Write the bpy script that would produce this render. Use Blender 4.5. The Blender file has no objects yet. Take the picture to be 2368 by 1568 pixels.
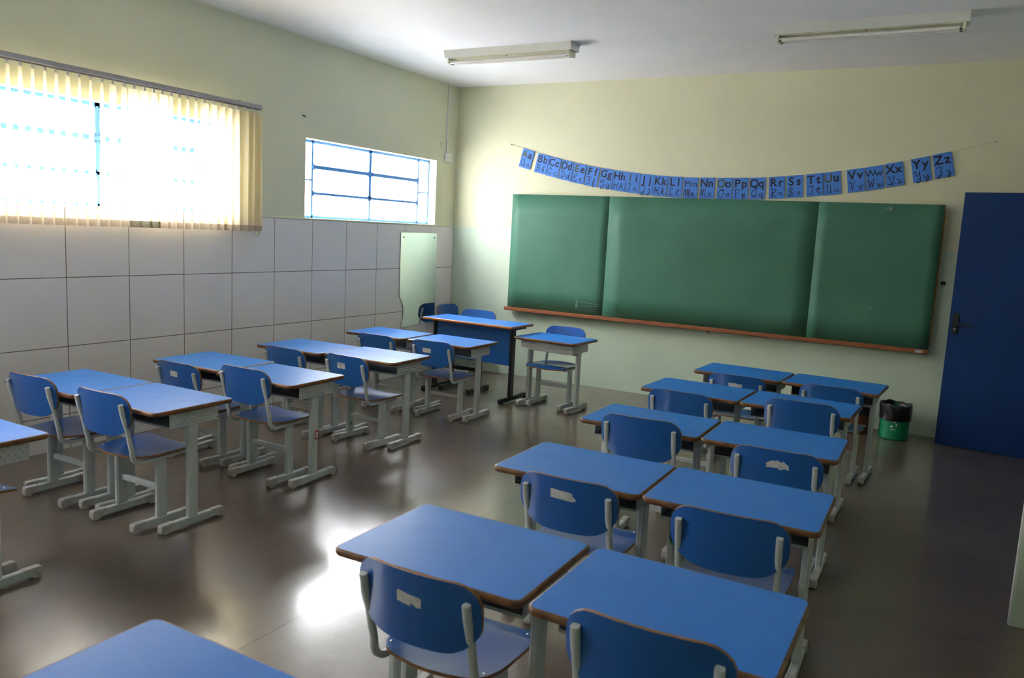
import bpy, math, random
from mathutils import Vector, Matrix, Euler
random.seed(7)
SC = bpy.context.scene
COL = SC.collection
R = math.radians
CEIL = 3.108          # ceiling height
TILE = 1.586          # top of the tile cladding

# ------------------------------------------------------------------ materials
def new_mat(name):
    m = bpy.data.materials.new(name); m.use_nodes = True
    nt = m.node_tree
    for n in list(nt.nodes):
        nt.nodes.remove(n)
    out = nt.nodes.new('ShaderNodeOutputMaterial')
    return m, nt, out

class G:
    """tiny node-graph helper"""
    def __init__(s, nt): s.nt = nt
    def node(s, t, **kw):
        n = s.nt.nodes.new(t)
        for k, v in kw.items(): setattr(n, k, v)
        return n
    def put(s, sock, v):
        if hasattr(v, 'links') and hasattr(v, 'node'): s.nt.links.new(v, sock)
        elif isinstance(v, (tuple, list)) and len(v) == 3 and sock.type == 'RGBA': sock.default_value = (*v, 1)
        else: sock.default_value = v
    def math(s, op, a, b=0.0, c=0.0):
        n = s.node('ShaderNodeMath', operation=op)
        s.put(n.inputs[0], a); s.put(n.inputs[1], b); s.put(n.inputs[2], c)
        return n.outputs[0]
    def mix(s, f, a, b):
        n = s.node('ShaderNodeMix', data_type='RGBA')
        s.put(n.inputs[0], f); s.put(n.inputs[6], a); s.put(n.inputs[7], b)
        return n.outputs[2]
    def xyz(s, kind='Object'):
        t = s.node('ShaderNodeTexCoord'); q = s.node('ShaderNodeSeparateXYZ')
        s.nt.links.new(t.outputs[kind], q.inputs[0])
        return t.outputs[kind], q.outputs[0], q.outputs[1], q.outputs[2]
    def noise(s, vec, scale, detail=3.0, rough=0.5, col=False):
        n = s.node('ShaderNodeTexNoise')
        if vec is not None: s.nt.links.new(vec, n.inputs['Vector'])
        n.inputs['Scale'].default_value = scale; n.inputs['Detail'].default_value = detail
        n.inputs['Roughness'].default_value = rough
        return n.outputs['Color' if col else 'Fac']
    def ramp(s, f, a, b, ca=0.0, cb=1.0):
        n = s.node('ShaderNodeMapRange'); n.clamp = True
        s.put(n.inputs[0], f); s.put(n.inputs[1], a); s.put(n.inputs[2], b)
        s.put(n.inputs[3], ca); s.put(n.inputs[4], cb)
        return n.outputs[0]
    def bump(s, h, strength=0.2, dist=0.01):
        n = s.node('ShaderNodeBump'); s.put(n.inputs['Height'], h)
        n.inputs['Strength'].default_value = strength; n.inputs['Distance'].default_value = dist
        return n.outputs[0]
    def scale_vec(s, vec, v):
        n = s.node('ShaderNodeMapping'); s.nt.links.new(vec, n.inputs[0])
        n.inputs['Scale'].default_value = v
        return n.outputs[0]
    def pbsdf(s, color, rough=0.5, metal=0.0, spec=0.5, normal=None, coat=0.0, coatr=0.1):
        n = s.node('ShaderNodeBsdfPrincipled')
        s.put(n.inputs['Base Color'], color); s.put(n.inputs['Roughness'], rough)
        s.put(n.inputs['Metallic'], metal); s.put(n.inputs['Specular IOR Level'], spec)
        s.put(n.inputs['Coat Weight'], coat); s.put(n.inputs['Coat Roughness'], coatr)
        if normal is not None: s.nt.links.new(normal, n.inputs['Normal'])
        return n.outputs[0]

def simple(name, color, rough=0.5, metal=0.0, spec=0.5, vary=0.06, nscale=12.0, coat=0.0, coatr=0.1, bump=0.0, bscale=60.0):
    m, nt, out = new_mat(name); g = G(nt)
    v, x, y, z = g.xyz()
    n = g.noise(v, nscale)
    dark = tuple(c * (1 - vary) for c in color); light = tuple(min(1, c * (1 + vary)) for c in color)
    c = g.mix(g.ramp(n, 0.3, 0.7), dark, light)
    nm = g.bump(g.noise(v, bscale, 2.0), bump, 0.004) if bump else None
    nt.links.new(g.pbsdf(c, rough, metal, spec, nm, coat, coatr), out.inputs[0])
    return m

M = {}
# -- blue laminate of tops, seats and backs
def laminate(name, color, r0, r1, coat=0.0, spec=0.5):
    m, nt, out = new_mat(name); g = G(nt)
    v, x, y, z = g.xyz()
    n = g.noise(v, 5.0, 4.0, 0.6); sc = g.noise(g.scale_vec(v, (3, 40, 3)), 4.0, 3.0)
    c = g.mix(g.ramp(n, 0.25, 0.75), tuple(k * 0.94 for k in color), tuple(k * 1.06 for k in color))
    
    rg = g.ramp(g.noise(v, 7.0, 5.0, 0.65), 0.3, 0.7, r0, r1)
    nt.links.new(g.pbsdf(c, rg, 0, spec, g.bump(g.noise(v, 9.0, 2.0), 0.05, 0.004), coat, 0.12), out.inputs[0])
    return m
BLUE = (0.023, 0.195, 0.65)
M['top'] = laminate('blue_laminate_top', BLUE, 0.30, 0.40, 0.0, 0.28)
M['seat'] = laminate('blue_laminate_seat', (0.016, 0.110, 0.40), 0.28, 0.31, 0.5, 0.4)
M['brown'] = simple('brown_edge', (0.165, 0.072, 0.026), 0.35, vary=0.4, nscale=25)
M['ply'] = simple('plywood_edge', (0.235, 0.105, 0.036), 0.5, vary=0.35, nscale=40)
M['under'] = simple('dark_underside', (0.05, 0.035, 0.03), 0.7)
M['steel'] = simple('grey_white_painted_steel', (0.52, 0.55, 0.55), 0.38, vary=0.05, nscale=18)
M['cap'] = simple('beige_plastic_cap', (0.44, 0.42, 0.40), 0.42, vary=0.12, nscale=30)
M['black'] = simple('black_painted_steel', (0.008, 0.008, 0.010), 0.35, vary=0.2)
M['blackcap'] = simple('black_plastic_cap', (0.010, 0.010, 0.011), 0.4)
M['chrome'] = simple('steel_rivet', (0.75, 0.75, 0.75), 0.18, metal=1.0, vary=0.02)
M['paper'] = simple('white_sticker_paper', (0.62, 0.60, 0.58), 0.7, vary=0.18, nscale=60)
M['ink'] = simple('black_ink', (0.012, 0.012, 0.03), 0.6)
M['olive'] = simple('gold_outlined_ink', (0.075, 0.085, 0.03), 0.5)
M['red'] = simple('red_sticker', (0.38, 0.02, 0.02), 0.5)
M['greenmark'] = simple('dark_green_mark', (0.01, 0.09, 0.06), 0.5)
M['string'] = simple('cotton_string', (0.55, 0.50, 0.36), 0.9)
M['white_enamel'] = simple('white_enamel', (0.62, 0.62, 0.56), 0.35, vary=0.04)
M['cream_enamel'] = simple('cream_enamel', (0.66, 0.62, 0.46), 0.4, vary=0.04)
M['tube'] = simple('unlit_tube_glass', (0.72, 0.69, 0.64), 0.12, vary=0.03)
M['white_plastic'] = simple('white_plastic', (0.75, 0.74, 0.70), 0.4, vary=0.03)
M['alu'] = simple('aluminium_rail', (0.42, 0.41, 0.44), 0.35, metal=0.6, vary=0.05)
M['door'] = simple('dark_blue_door_paint', (0.006, 0.034, 0.145), 0.5, vary=0.06, nscale=4, spec=0.25)
M['frameblue'] = simple('blue_window_paint', (0.075, 0.26, 0.68), 0.4, vary=0.1)
M['wood'] = None
M['bag'] = simple('black_bin_bag', (0.012, 0.011, 0.015), 0.28, vary=0.3, bump=0.7, bscale=35)
M['bingreen'] = simple('green_plastic_bin', (0.005, 0.21, 0.10), 0.4, vary=0.05)
M['binred'] = simple('dark_red_plastic_bin', (0.13, 0.025, 0.012), 0.45, vary=0.05)
M['screw'] = simple('dark_screw', (0.03, 0.03, 0.03), 0.4, metal=0.5)
M['rail_dark'] = simple('dark_slot', (0.05, 0.04, 0.035), 0.6)

def wood_mat(name, base):
    m, nt, out = new_mat(name); g = G(nt)
    v, x, y, z = g.xyz()
    n = g.noise(g.scale_vec(v, (2.0, 40, 40)), 3.0, 5.0, 0.6)
    c = g.mix(g.ramp(n, 0.3, 0.7), tuple(k * 0.7 for k in base), tuple(k * 1.2 for k in base))
    nt.links.new(g.pbsdf(c, 0.42, 0, 0.5), out.inputs[0]); return m
M['wood'] = wood_mat('varnished_wood', (0.30, 0.095, 0.036))
M['wood_o'] = wood_mat('orange_varnished_wood', (0.50, 0.17, 0.035))

def card_mat():
    m, nt, out = new_mat('blue_foam_card'); g = G(nt)
    v, x, y, z = g.xyz()
    ax = g.math('SUBTRACT', g.math('ABSOLUTE', x), 0.0635); az = g.math('SUBTRACT', g.math('ABSOLUTE', z), 0.0925)
    d = g.math('ABSOLUTE', g.math('MAXIMUM', ax, az))
    line = g.math('LESS_THAN', d, 0.0011)
    c = g.mix(g.math('MULTIPLY', line, 0.55), (0.055, 0.21, 0.66), (0.012, 0.06, 0.26))
    nt.links.new(g.pbsdf(c, 0.55), out.inputs[0]); return m
M['card'] = card_mat()

def perforated(name, color, kind):
    m, nt, out = new_mat(name); g = G(nt)
    v, x, y, z = g.xyz()
    u = g.math('ADD', g.math('ADD', x, y), 10.0)
    w = g.math('SUBTRACT', z, 0.535)
    if kind == 'diag':
        p, q, r = 0.030, 0.0185, 0.0031
        b = g.math('DIVIDE', w, q); row = g.math('FLOOR', b)
        a = g.math('ADD', g.math('DIVIDE', u, p), g.math('MULTIPLY', row, 0.5))
        da = g.math('MULTIPLY', g.math('SUBTRACT', g.math('FRACT', a), 0.5), p)
        db = g.math('MULTIPLY', g.math('SUBTRACT', g.math('FRACT', b), 0.5), q)
        d = g.math('SQRT', g.math('ADD', g.math('MULTIPLY', da, da), g.math('MULTIPLY', db, db)))
        hole = g.math('LESS_THAN', d, r)
    else:
        p, q = 0.0125, 0.0188
        b = g.math('DIVIDE', w, q); row = g.math('FLOOR', b)
        a = g.math('ADD', g.math('DIVIDE', u, p), g.math('MULTIPLY', row, 0.25))
        da = g.math('ABSOLUTE', g.math('MULTIPLY', g.math('SUBTRACT', g.math('FRACT', a), 0.5), p))
        db = g.math('ABSOLUTE', g.math('MULTIPLY', g.math('SUBTRACT', g.math('FRACT', b), 0.5), q))
        hole = g.math('MULTIPLY', g.math('LESS_THAN', da, 0.0030), g.math('LESS_THAN', db, 0.0034))
        grp = g.math('GREATER_THAN', g.math('FRACT', g.math('DIVIDE', u, 0.095)), 0.09)
        hole = g.math('MULTIPLY', hole, grp)
    hole = g.math('MULTIPLY', hole, g.math('GREATER_THAN', z, 0.535))
    hole = g.math('MULTIPLY', hole, g.math('LESS_THAN', z, 0.609))
    tr = g.node('ShaderNodeBsdfTransparent'); mx = g.node('ShaderNodeMixShader')
    nt.links.new(hole, mx.inputs[0])
    nt.links.new(g.pbsdf(color, 0.4), mx.inputs[1]); nt.links.new(tr.outputs[0], mx.inputs[2])
    nt.links.new(mx.outputs[0], out.inputs[0]); return m
M['perf_diag'] = perforated('round_hole_sheet', (0.54, 0.57, 0.57), 'diag')
M['perf_fine'] = perforated('slotted_sheet', (0.54, 0.56, 0.57), 'fine')

def floor_mat():
    m, nt, out = new_mat('polished_cement'); g = G(nt)
    v, x, y, z = g.xyz()
    big = g.noise(v, 0.9, 5.0, 0.6); mid = g.noise(v, 4.5, 6.0, 0.65); fine = g.noise(v, 38.0, 4.0, 0.6)
    c = g.mix(g.ramp(big, 0.30, 0.70), (0.098, 0.068, 0.047), (0.150, 0.118, 0.085))
    c = g.mix(g.ramp(mid, 0.30, 0.80, 0.0, 0.55), c, (0.072, 0.048, 0.034))
    c = g.mix(g.ramp(fine, 0.40, 0.80, 0.0, 0.22), c, (0.19, 0.16, 0.13))
    # expansion joints
    wob = g.math('MULTIPLY', g.math('SUBTRACT', g.noise(v, 2.0, 3.0), 0.5), 0.05)
    j1 = g.math('ABSOLUTE', g.math('ADD', g.math('SUBTRACT', x, 2.87), wob))
    j2 = g.math('ABSOLUTE', g.math('ADD', g.math('SUBTRACT', y, -3.96), wob))
    j3 = g.math('ABSOLUTE', g.math('ADD', g.math('SUBTRACT', y, -6.6), wob))
    j = g.math('MINIMUM', g.math('MINIMUM', j1, j2), j3)
    jl = g.ramp(j, 0.002, 0.006, 1.0, 0.0)
    c = g.mix(g.math('MULTIPLY', jl, 0.5), c, (0.022, 0.018, 0.014))
    # scratches
    s1 = g.noise(g.scale_vec(v, (1.2, 26, 1)), 2.2, 2.0); s2 = g.noise(g.scale_vec(v, (30, 1.6, 1)), 1.7, 2.0)
    scr = g.math('MAXIMUM', g.ramp(s1, 0.70, 0.76), g.ramp(s2, 0.71, 0.77))
    c = g.mix(g.math('MULTIPLY', scr, 0.16), c, (0.26, 0.24, 0.21))
    rg = g.ramp(mid, 0.3, 0.75, 0.276, 0.33)
    rg = g.math('ADD', rg, g.math('MULTIPLY', g.ramp(fine, 0.4, 0.7), 0.045))
    wav = g.noise(v, 3.2, 3.0, 0.5)
    h = g.math('ADD', g.math('MULTIPLY', wav, 1.0), g.math('MULTIPLY', fine, 0.05))
    h = g.math('SUBTRACT', h, g.math('MULTIPLY', jl, 0.2))
    nt.links.new(g.pbsdf(c, rg, 0, 0.55, g.bump(h, 0.20, 0.02), 0.75, g.ramp(mid, 0.3, 0.75, 0.12, 0.19)), out.inputs[0]); return m
M['floor'] = floor_mat()

def plaster(name, upper, lower=None, split=TILE):
    m, nt, out = new_mat(name); g = G(nt)
    v, x, y, z = g.xyz()
    c = upper
    if lower:
        edge = g.math('ADD', z, g.math('MULTIPLY', g.math('SUBTRACT', g.noise(v, 14.0), 0.5), 0.008))
        c = g.mix(g.math('LESS_THAN', edge, split), upper, lower)
    n = g.noise(v, 1.6, 4.0, 0.6)
    c2 = g.node('ShaderNodeHueSaturation'); g.put(c2.inputs['Color'], c)
    g.put(c2.inputs['Value'], g.ramp(n, 0.3, 0.7, 0.96, 1.03))
    h = g.math('ADD', g.noise(v, 7.0, 4.0, 0.55), g.math('MULTIPLY', g.noise(v, 55.0, 3.0), 0.25))
    nt.links.new(g.pbsdf(c2.outputs[0], 0.55, 0, 0.3, g.bump(h, 0.12, 0.02)), out.inputs[0]); return m
CREAM = (0.69, 0.665, 0.465)
GREEN = (0.56, 0.655, 0.52)
M['wall_board'] = plaster('cream_over_green_paint', CREAM, GREEN)
M['wall_cream'] = plaster('cream_paint', (0.69, 0.70, 0.53))
M['ceil'] = plaster('white_ceiling', (0.90, 0.87, 0.88))
M['whitetrim'] = plaster('white_trim_paint', (0.66, 0.68, 0.64))

def tile_mat():
    m, nt, out = new_mat('large_white_tiles'); g = G(nt)
    v, x, y, z = g.xyz()
    def grout(c, off):
        f = g.math('FRACT', g.math('ADD', g.math('DIVIDE', g.math('SUBTRACT', c, off), 0.45), 40.0))
        d = g.math('MULTIPLY', g.math('SUBTRACT', 0.5, g.math('ABSOLUTE', g.math('SUBTRACT', f, 0.5))), 0.45)
        return d
    d = g.math('MINIMUM', grout(y, -4.509), grout(z, 1.131))
    gl = g.math('LESS_THAN', d, 0.0026)
    n = g.noise(v, 1.3, 2.0)
    c = g.mix(g.ramp(n, 0.3, 0.7), (0.77, 0.735, 0.735), (0.81, 0.775, 0.775))
    c = g.mix(gl, c, (0.15, 0.115, 0.085))
    rg = g.math('ADD', 0.34, g.math('MULTIPLY', gl, 0.5))
    h = g.math('MULTIPLY', g.math('LESS_THAN', d, 0.004), -1.0)
    nt.links.new(g.pbsdf(c, rg, 0, 0.4, g.bump(h, 0.3, 0.003)), out.inputs[0]); return m
M['tile'] = tile_mat()
M['wall_dim'] = plaster('darkened_unseen_wall', (0.34, 0.40, 0.29))  # unseen right and front walls, darkened to cut bounced fill

def board_mat():
    m, nt, out = new_mat('green_chalkboard'); g = G(nt)
    v, x, y, z = g.xyz()
    n = g.noise(v, 2.2, 5.0, 0.6); n2 = g.noise(g.scale_vec(v, (1, 1, 6)), 3.0, 4.0)
    c = g.mix(g.ramp(n, 0.3, 0.75), (0.050, 0.165, 0.105), (0.072, 0.205, 0.138))
    c = g.mix(g.ramp(n2, 0.55, 0.85, 0.0, 0.3), c, (0.065, 0.19, 0.13))
    nt.links.new(g.pbsdf(c, g.ramp(n2, 0.3, 0.7, 0.48, 0.60), 0, 0.35, g.bump(g.noise(v, 140.0, 2.0), 0.06, 0.002)), out.inputs[0]); return m
M['board'] = board_mat()
M['chalk'] = simple('chalk_dust', (0.16, 0.28, 0.23), 0.8, vary=0.3, nscale=50)

def mirror_mat():
    m, nt, out = new_mat('mirror_silver'); g = G(nt)
    v, x, y, z = g.xyz()
    c = g.mix(g.ramp(g.noise(v, 3.0), 0.3, 0.7), (0.78, 0.86, 0.80), (0.82, 0.88, 0.83))
    nt.links.new(g.pbsdf(c, 0.03, 1.0), out.inputs[0]); return m
M['mirror'] = mirror_mat()

def vane_mat(name, color, tcol):
    m, nt, out = new_mat(name); g = G(nt)
    v, x, y, z = g.xyz()
    n = g.noise(g.scale_vec(v, (1, 1, 0.2)), 20.0, 3.0)
    c = g.mix(g.ramp(n, 0.3, 0.7), tuple(k * 0.95 for k in color), color)
    d = g.node('ShaderNodeBsdfDiffuse'); g.put(d.inputs[0], c)
    t = g.node('ShaderNodeBsdfTranslucent'); g.put(t.inputs[0], tcol)
    mx = g.node('ShaderNodeMixShader'); mx.inputs[0].default_value = 0.55
    nt.links.new(d.outputs[0], mx.inputs[1]); nt.links.new(t.outputs[0], mx.inputs[2])
    nt.links.new(mx.outputs[0], out.inputs[0]); return m
M['vane'] = vane_mat('beige_vane_fabric', (0.74, 0.62, 0.40), (0.92, 0.82, 0.58))
M['vane_hem'] = vane_mat('weighted_hem_fabric', (0.66, 0.54, 0.42), (0.40, 0.33, 0.24))
M['vane_dark'] = vane_mat('dark_weight_fabric', (0.30, 0.28, 0.20), (0.20, 0.18, 0.12))

def pane_mat():
    m, nt, out = new_mat('thin_window_glass'); g = G(nt)
    v, x, y, z = g.xyz()
    tr = g.node('ShaderNodeBsdfTransparent')
    g.put(tr.inputs[0], g.mix(g.noise(v, 2.0), (0.93, 0.95, 0.95), (0.96, 0.97, 0.97)))
    gl = g.node('ShaderNodeBsdfGlossy'); gl.inputs['Roughness'].default_value = 0.05
    mx = g.node('ShaderNodeMixShader'); mx.inputs[0].default_value = 0.05
    nt.links.new(tr.outputs[0], mx.inputs[1]); nt.links.new(gl.outputs[0], mx.inputs[2])
    nt.links.new(mx.outputs[0], out.inputs[0]); return m
M['pane'] = pane_mat()

# ------------------------------------------------------------------ mesh helpers
class MB:
    def __init__(s): s.v = []; s.f = []; s.mi = []; s.sm = []
    def add(s, verts, faces, mi=0, smooth=False):
        o = len(s.v); s.v += [tuple(p) for p in verts]
        for f in faces:
            s.f.append([o + i for i in f]); s.mi.append(mi); s.sm.append(smooth)
        return s
    def box(s, x0, x1, y0, y1, z0, z1, mi=0):
        v = [(x0,y0,z0),(x1,y0,z0),(x1,y1,z0),(x0,y1,z0),(x0,y0,z1),(x1,y0,z1),(x1,y1,z1),(x0,y1,z1)]
        return s.add(v, [(0,3,2,1),(4,5,6,7),(0,1,5,4),(1,2,6,5),(2,3,7,6),(3,0,4,7)], mi)
    def rbox(s, x0, x1, y0, y1, z0, z1, b, axis='z', mi=0):
        """box with chamfered edges along one axis and chamfered ends"""
        def prof(a0, a1, c0, c1, e):
            return [(a0+e,c0),(a1-e,c0),(a1,c0+e),(a1,c1-e),(a1-e,c1),(a0+e,c1),(a0,c1-e),(a0,c0+e)]
        if axis == 'z': A, B_, lo, hi, mk = (x0,x1), (y0,y1), z0, z1, lambda a, c, t: (a, c, t)
        elif axis == 'x': A, B_, lo, hi, mk = (y0,y1), (z0,z1), x0, x1, lambda a, c, t: (t, a, c)
        else: A, B_, lo, hi, mk = (x0,x1), (z0,z1), y0, y1, lambda a, c, t: (a, t, c)
        rings = []
        for t, ins in ((lo, b), (lo + b, 0), (hi - b, 0), (hi, b)):
            rings.append([mk(a, c, t) for a, c in prof(A[0]+ins, A[1]-ins, B_[0]+ins, B_[1]-ins, b)])
        v = [p for r in rings for p in r]; f = []
        for k in range(3):
            for i in range(8):
                j = (i + 1) % 8
                f.append((k*8+i, k*8+j, k*8+8+j, k*8+8+i))
        f.append(tuple(range(7, -1, -1))); f.append(tuple(range(24, 32)))
        if axis == 'y': f = [tuple(reversed(q)) for q in f]
        return s.add(v, f, mi)
    def prism(s, poly, t0, t1, mk, mi=0, side_mi=None, smooth=False):
        n = len(poly); side_mi = mi if side_mi is None else side_mi
        v = [mk(a, b, t0) for a, b in poly] + [mk(a, b, t1) for a, b in poly]
        s.add(v, [tuple(range(n-1, -1, -1)), tuple(range(n, 2*n))], mi)
        o = len(s.v) - 2*n
        for i in range(n):
            j = (i+1) % n
            s.f.append([o+i, o+j, o+n+j, o+n+i]); s.mi.append(side_mi); s.sm.append(smooth)
        return s
    def tube(s, pts, w, h=None, seg=8, mi=0, side=Vector((1,0,0)), smooth=True, rect=0.35):
        """sweep a rounded-rectangle (or round) section along pts; w along `side`, h across"""
        h = w if h is None else h
        pts = [Vector(p) for p in pts]; rings = []
        for i, p in enumerate(pts):
            a = pts[max(0, i-1)]; b = pts[min(len(pts)-1, i+1)]
            t = (b - a).normalized()
            u = (side - t * side.dot(t))
            if u.length < 1e-5: u = Vector((0,1,0)) - t * t.y
            u.normalize(); n = t.cross(u)
            ring = []
            if rect is None:
                for k in range(seg):
                    an = 2*math.pi*k/seg
                    ring.append(p + u*(w/2*math.cos(an)) + n*(h/2*math.sin(an)))
            else:
                e = rect * min(w, h) / 2
                for a_, b_ in ((w/2, -h/2+e), (w/2, h/2-e), (w/2-e, h/2), (-w/2+e, h/2), (-w/2, h/2-e), (-w/2, -h/2+e), (-w/2+e, -h/2), (w/2-e, -h/2)):
                    ring.append(p + u*a_ + n*b_)
            rings.append(ring)
        m = len(rings[0]); v = [q for r in rings for q in r]; f = []
        for k in range(len(rings)-1):
            for i in range(m):
                j = (i+1) % m
                f.append((k*m+i, k*m+j, k*m+m+j, k*m+m+i))
        s.add(v, f, mi, smooth)
        s.add(rings[0], [tuple(range(m-1, -1, -1))], mi); s.add(rings[-1], [tuple(range(m))], mi)
        return s
    def lathe(s, prof, cx, cy, seg=40, mi=0, wob=None):
        v = []; f = []
        for k, (r, z) in enumerate(prof):
            for i in range(seg):
                a = 2*math.pi*i/seg
                rr, zz = (r, z) if wob is None else wob(r, z, a, k)
                v.append((cx + rr*math.cos(a), cy + rr*math.sin(a), zz))
        for k in range(len(prof)-1):
            for i in range(seg):
                j = (i+1) % seg
                f.append((k*seg+i, k*seg+j, (k+1)*seg+j, (k+1)*seg+i))
        return s.add(v, f, mi, True)
    def build(s, name, mats, parent=None, loc=None, autosmooth=None):
        me = bpy.data.meshes.new(name); me.from_pydata(s.v, [], s.f)
        mats = mats if isinstance(mats, (list, tuple)) else [mats]
        for m in mats: me.materials.append(m)
        me.polygons.foreach_set('material_index', s.mi)
        me.polygons.foreach_set('use_smooth', s.sm)
        me.update()
        import bmesh
        bm = bmesh.new(); bm.from_mesh(me); bmesh.ops.recalc_face_normals(bm, faces=bm.faces); bm.to_mesh(me); bm.free()
        o = bpy.data.objects.new(name, me); COL.objects.link(o)
        if parent: o.parent = parent
        if loc: o.location = loc
        return o

def tag(o, label, cat, group=None):
    o['label'] = label; o['category'] = cat
    if group: o['group'] = group
    return o
def thing(name, label, cat, loc=(0,0,0), rz=0.0, group=None):
    o = bpy.data.objects.new(name, None); COL.objects.link(o)
    o.empty_display_size = 0.1; o.location = loc; o.rotation_euler = (0, 0, rz)
    return tag(o, label, cat, group)
def struct(name, mb, mats):
    o = mb.build(name, mats); o['kind'] = 'structure'; return o
KIDS = {}
def kids(o):
    return [c for c in bpy.data.objects if c.parent is o]
def dup(src, loc, rz, label, group):
    r = src.copy(); COL.objects.link(r); r.location = loc; r.rotation_euler = (0, 0, rz)
    r['label'] = label; r['group'] = group
    for c in kids(src):
        d = c.copy(); COL.objects.link(d); d.parent = r
        for e in kids(c):
            q = e.copy(); COL.objects.link(q); q.parent = d
    return r

XZ = lambda a, b, t: (a, t, b)
YZ = lambda a, b, t: (t, a, b)
XY = lambda a, b, t: (a, b, t)

def rrect(hw, hd, r, n=6, cx=0.0, cy=0.0):
    out = []
    for sx, sy, a0 in ((1,-1,-90), (1,1,0), (-1,1,90), (-1,-1,180)):
        for k in range(n+1):
            a = R(a0 + 90.0*k/n)
            out.append((cx + sx*(hw-r) + r*math.cos(a), cy + sy*(hd-r) + r*math.sin(a)))
    return out

def text_mesh(mb, s, size, cx, cz, y, mi=0, bold=0.0, mk=None, xs=1.0):
    cu = bpy.data.curves.new('tmp_text', 'FONT'); cu.body = s; cu.size = size
    cu.align_x = 'CENTER'; cu.offset = bold
    o = bpy.data.objects.new('tmp_text', cu); COL.objects.link(o)
    dg = bpy.context.evaluated_depsgraph_get(); dg.update()
    me = bpy.data.meshes.new_from_object(o.evaluated_get(dg))
    mk = mk or (lambda a, b: (cx + a*xs, y, cz + b))
    mb.add([mk(v.co.x, v.co.y) for v in me.vertices], [tuple(p.vertices) for p in me.polygons], mi)
    bpy.data.objects.remove(o); bpy.data.curves.remove(cu); bpy.data.meshes.remove(me)

# ------------------------------------------------------------------ the room shell
XR = 5.95; YB = -9.0; XC = 7.4
struct('floor', MB().box(-0.2, XC, YB-0.2, 0.2, -0.1, 0.0), M['floor'])
struct('ceiling', MB().box(-0.2, XC, YB-0.2, 0.2, CEIL, CEIL+0.12), M['ceil'])
WINS = [(-2.352, -0.372), (-5.195, -3.215), (-8.04, -6.06)]     # far-to-near along the window wall
WZ0, WZ1 = 1.597, 2.280
mb = MB(); xo, xi = -0.20, -0.008
mb.box(xo, xi, YB-0.2, 0.2, 0.0, WZ0); mb.box(xo, xi, YB-0.2, 0.2, WZ1, CEIL)
ys = [0.2] + [v for w in WINS for v in (w[1], w[0])] + [YB-0.2]
for k in range(0, len(ys), 2): mb.box(xo, xi, ys[k+1], ys[k], WZ0, WZ1)
struct('wall_left', mb, M['wall_cream'])
mb = MB(); mb.box(-0.008, 0.0, YB, 0.0, 0.0, TILE-0.006)
struct('trim_1', mb, M['tile'])
mb = MB(); mb.rbox(-0.009, 0.003, YB, 0.0, TILE-0.006, TILE+0.010, 0.003, 'y')
struct('trim_2', mb, M['wall_cream'])
struct('wall_back', MB().box(-0.2, XC, 0.0, 0.2, 0.0, CEIL), M['wall_board'])
# right-hand wall with the doorway next to the board wall
mb = MB(); DY0, DY1, DZ = -1.27, -0.385, 2.085
HW0, HW1, HZ0, HZ1 = -7.2, -2.6, 2.60, 2.75      # unseen high openings, added and sized to fill the window wall with light
mb.box(XR, XR+0.16, DY1, 0.0, 0, CEIL); mb.box(XR, XR+0.16, HW1, DY0, 0, CEIL); mb.box(XR, XR+0.16, DY0, DY1, DZ, CEIL)
mb.box(XR, XR+0.16, YB, HW0, 0, CEIL); mb.box(XR, XR+0.16, HW0, HW1, 0, HZ0); mb.box(XR, XR+0.16, HW0, HW1, HZ1, CEIL)
struct('wall_right', mb, M['wall_dim'])
struct('wall_front', MB().box(-0.2, XC, YB-0.2, YB, 0.0, CEIL), M['wall_dim'])
mb = MB(); mb.box(XC, XC+0.15, -2.4, 0.2, 0.0, CEIL); mb.box(XC, XC+0.15, YB-0.2, -2.4, 0.0, 0.9)  # low parapet lets sky light through to the added fill openings
struct('wall_corridor', mb, M['wall_board'])
struct('wall_light_stop', MB().box(XR+0.16, XC, -2.45, -2.30, 0.0, CEIL), M['wall_board'])  # unseen wall added to keep that light away from the doorway
mb = MB()
for k in range(7):
    yy = HW0+(HW1-HW0)*k/6; mb.box(XR+0.07, XR+0.09, yy-0.012, yy+0.012, HZ0, HZ1)
mb.box(XR+0.07, XR+0.09, HW0, HW1, HZ0, HZ0+0.02); mb.box(XR+0.07, XR+0.09, HW0, HW1, HZ1-0.02, HZ1); mb.box(XR+0.07, XR+0.09, HW0, HW1, 2.67, 2.675)
f = struct('window_4', mb, M['frameblue'])  # frame of the added fill openings
MB().box(XR+0.078, XR+0.081, HW0, HW1, HZ0, HZ1).build('pane', M['pane'], f)
mb = MB(); mb.box(XR-0.012, XR+0.172, DY0-0.05, DY0, 0, DZ+0.05); mb.box(XR-0.012, XR+0.172, DY1, DY1+0.05, 0, DZ+0.05); mb.box(XR-0.012, XR+0.172, DY0, DY1, DZ, DZ+0.05)
struct('trim_3', mb, M['door'])
# thin wall stub with a white painted end, near the camera on the right
mb = MB(); mb.box(5.383, XR, -3.705, -3.668, 0, 2.1)
st = struct('wall_stub', mb, M['wall_board'])
mb = MB(); mb.box(5.372, 5.3835, -3.706, -3.667, 0, 2.1); e = mb.build('trim_edge', M['whitetrim'], st)

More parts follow.
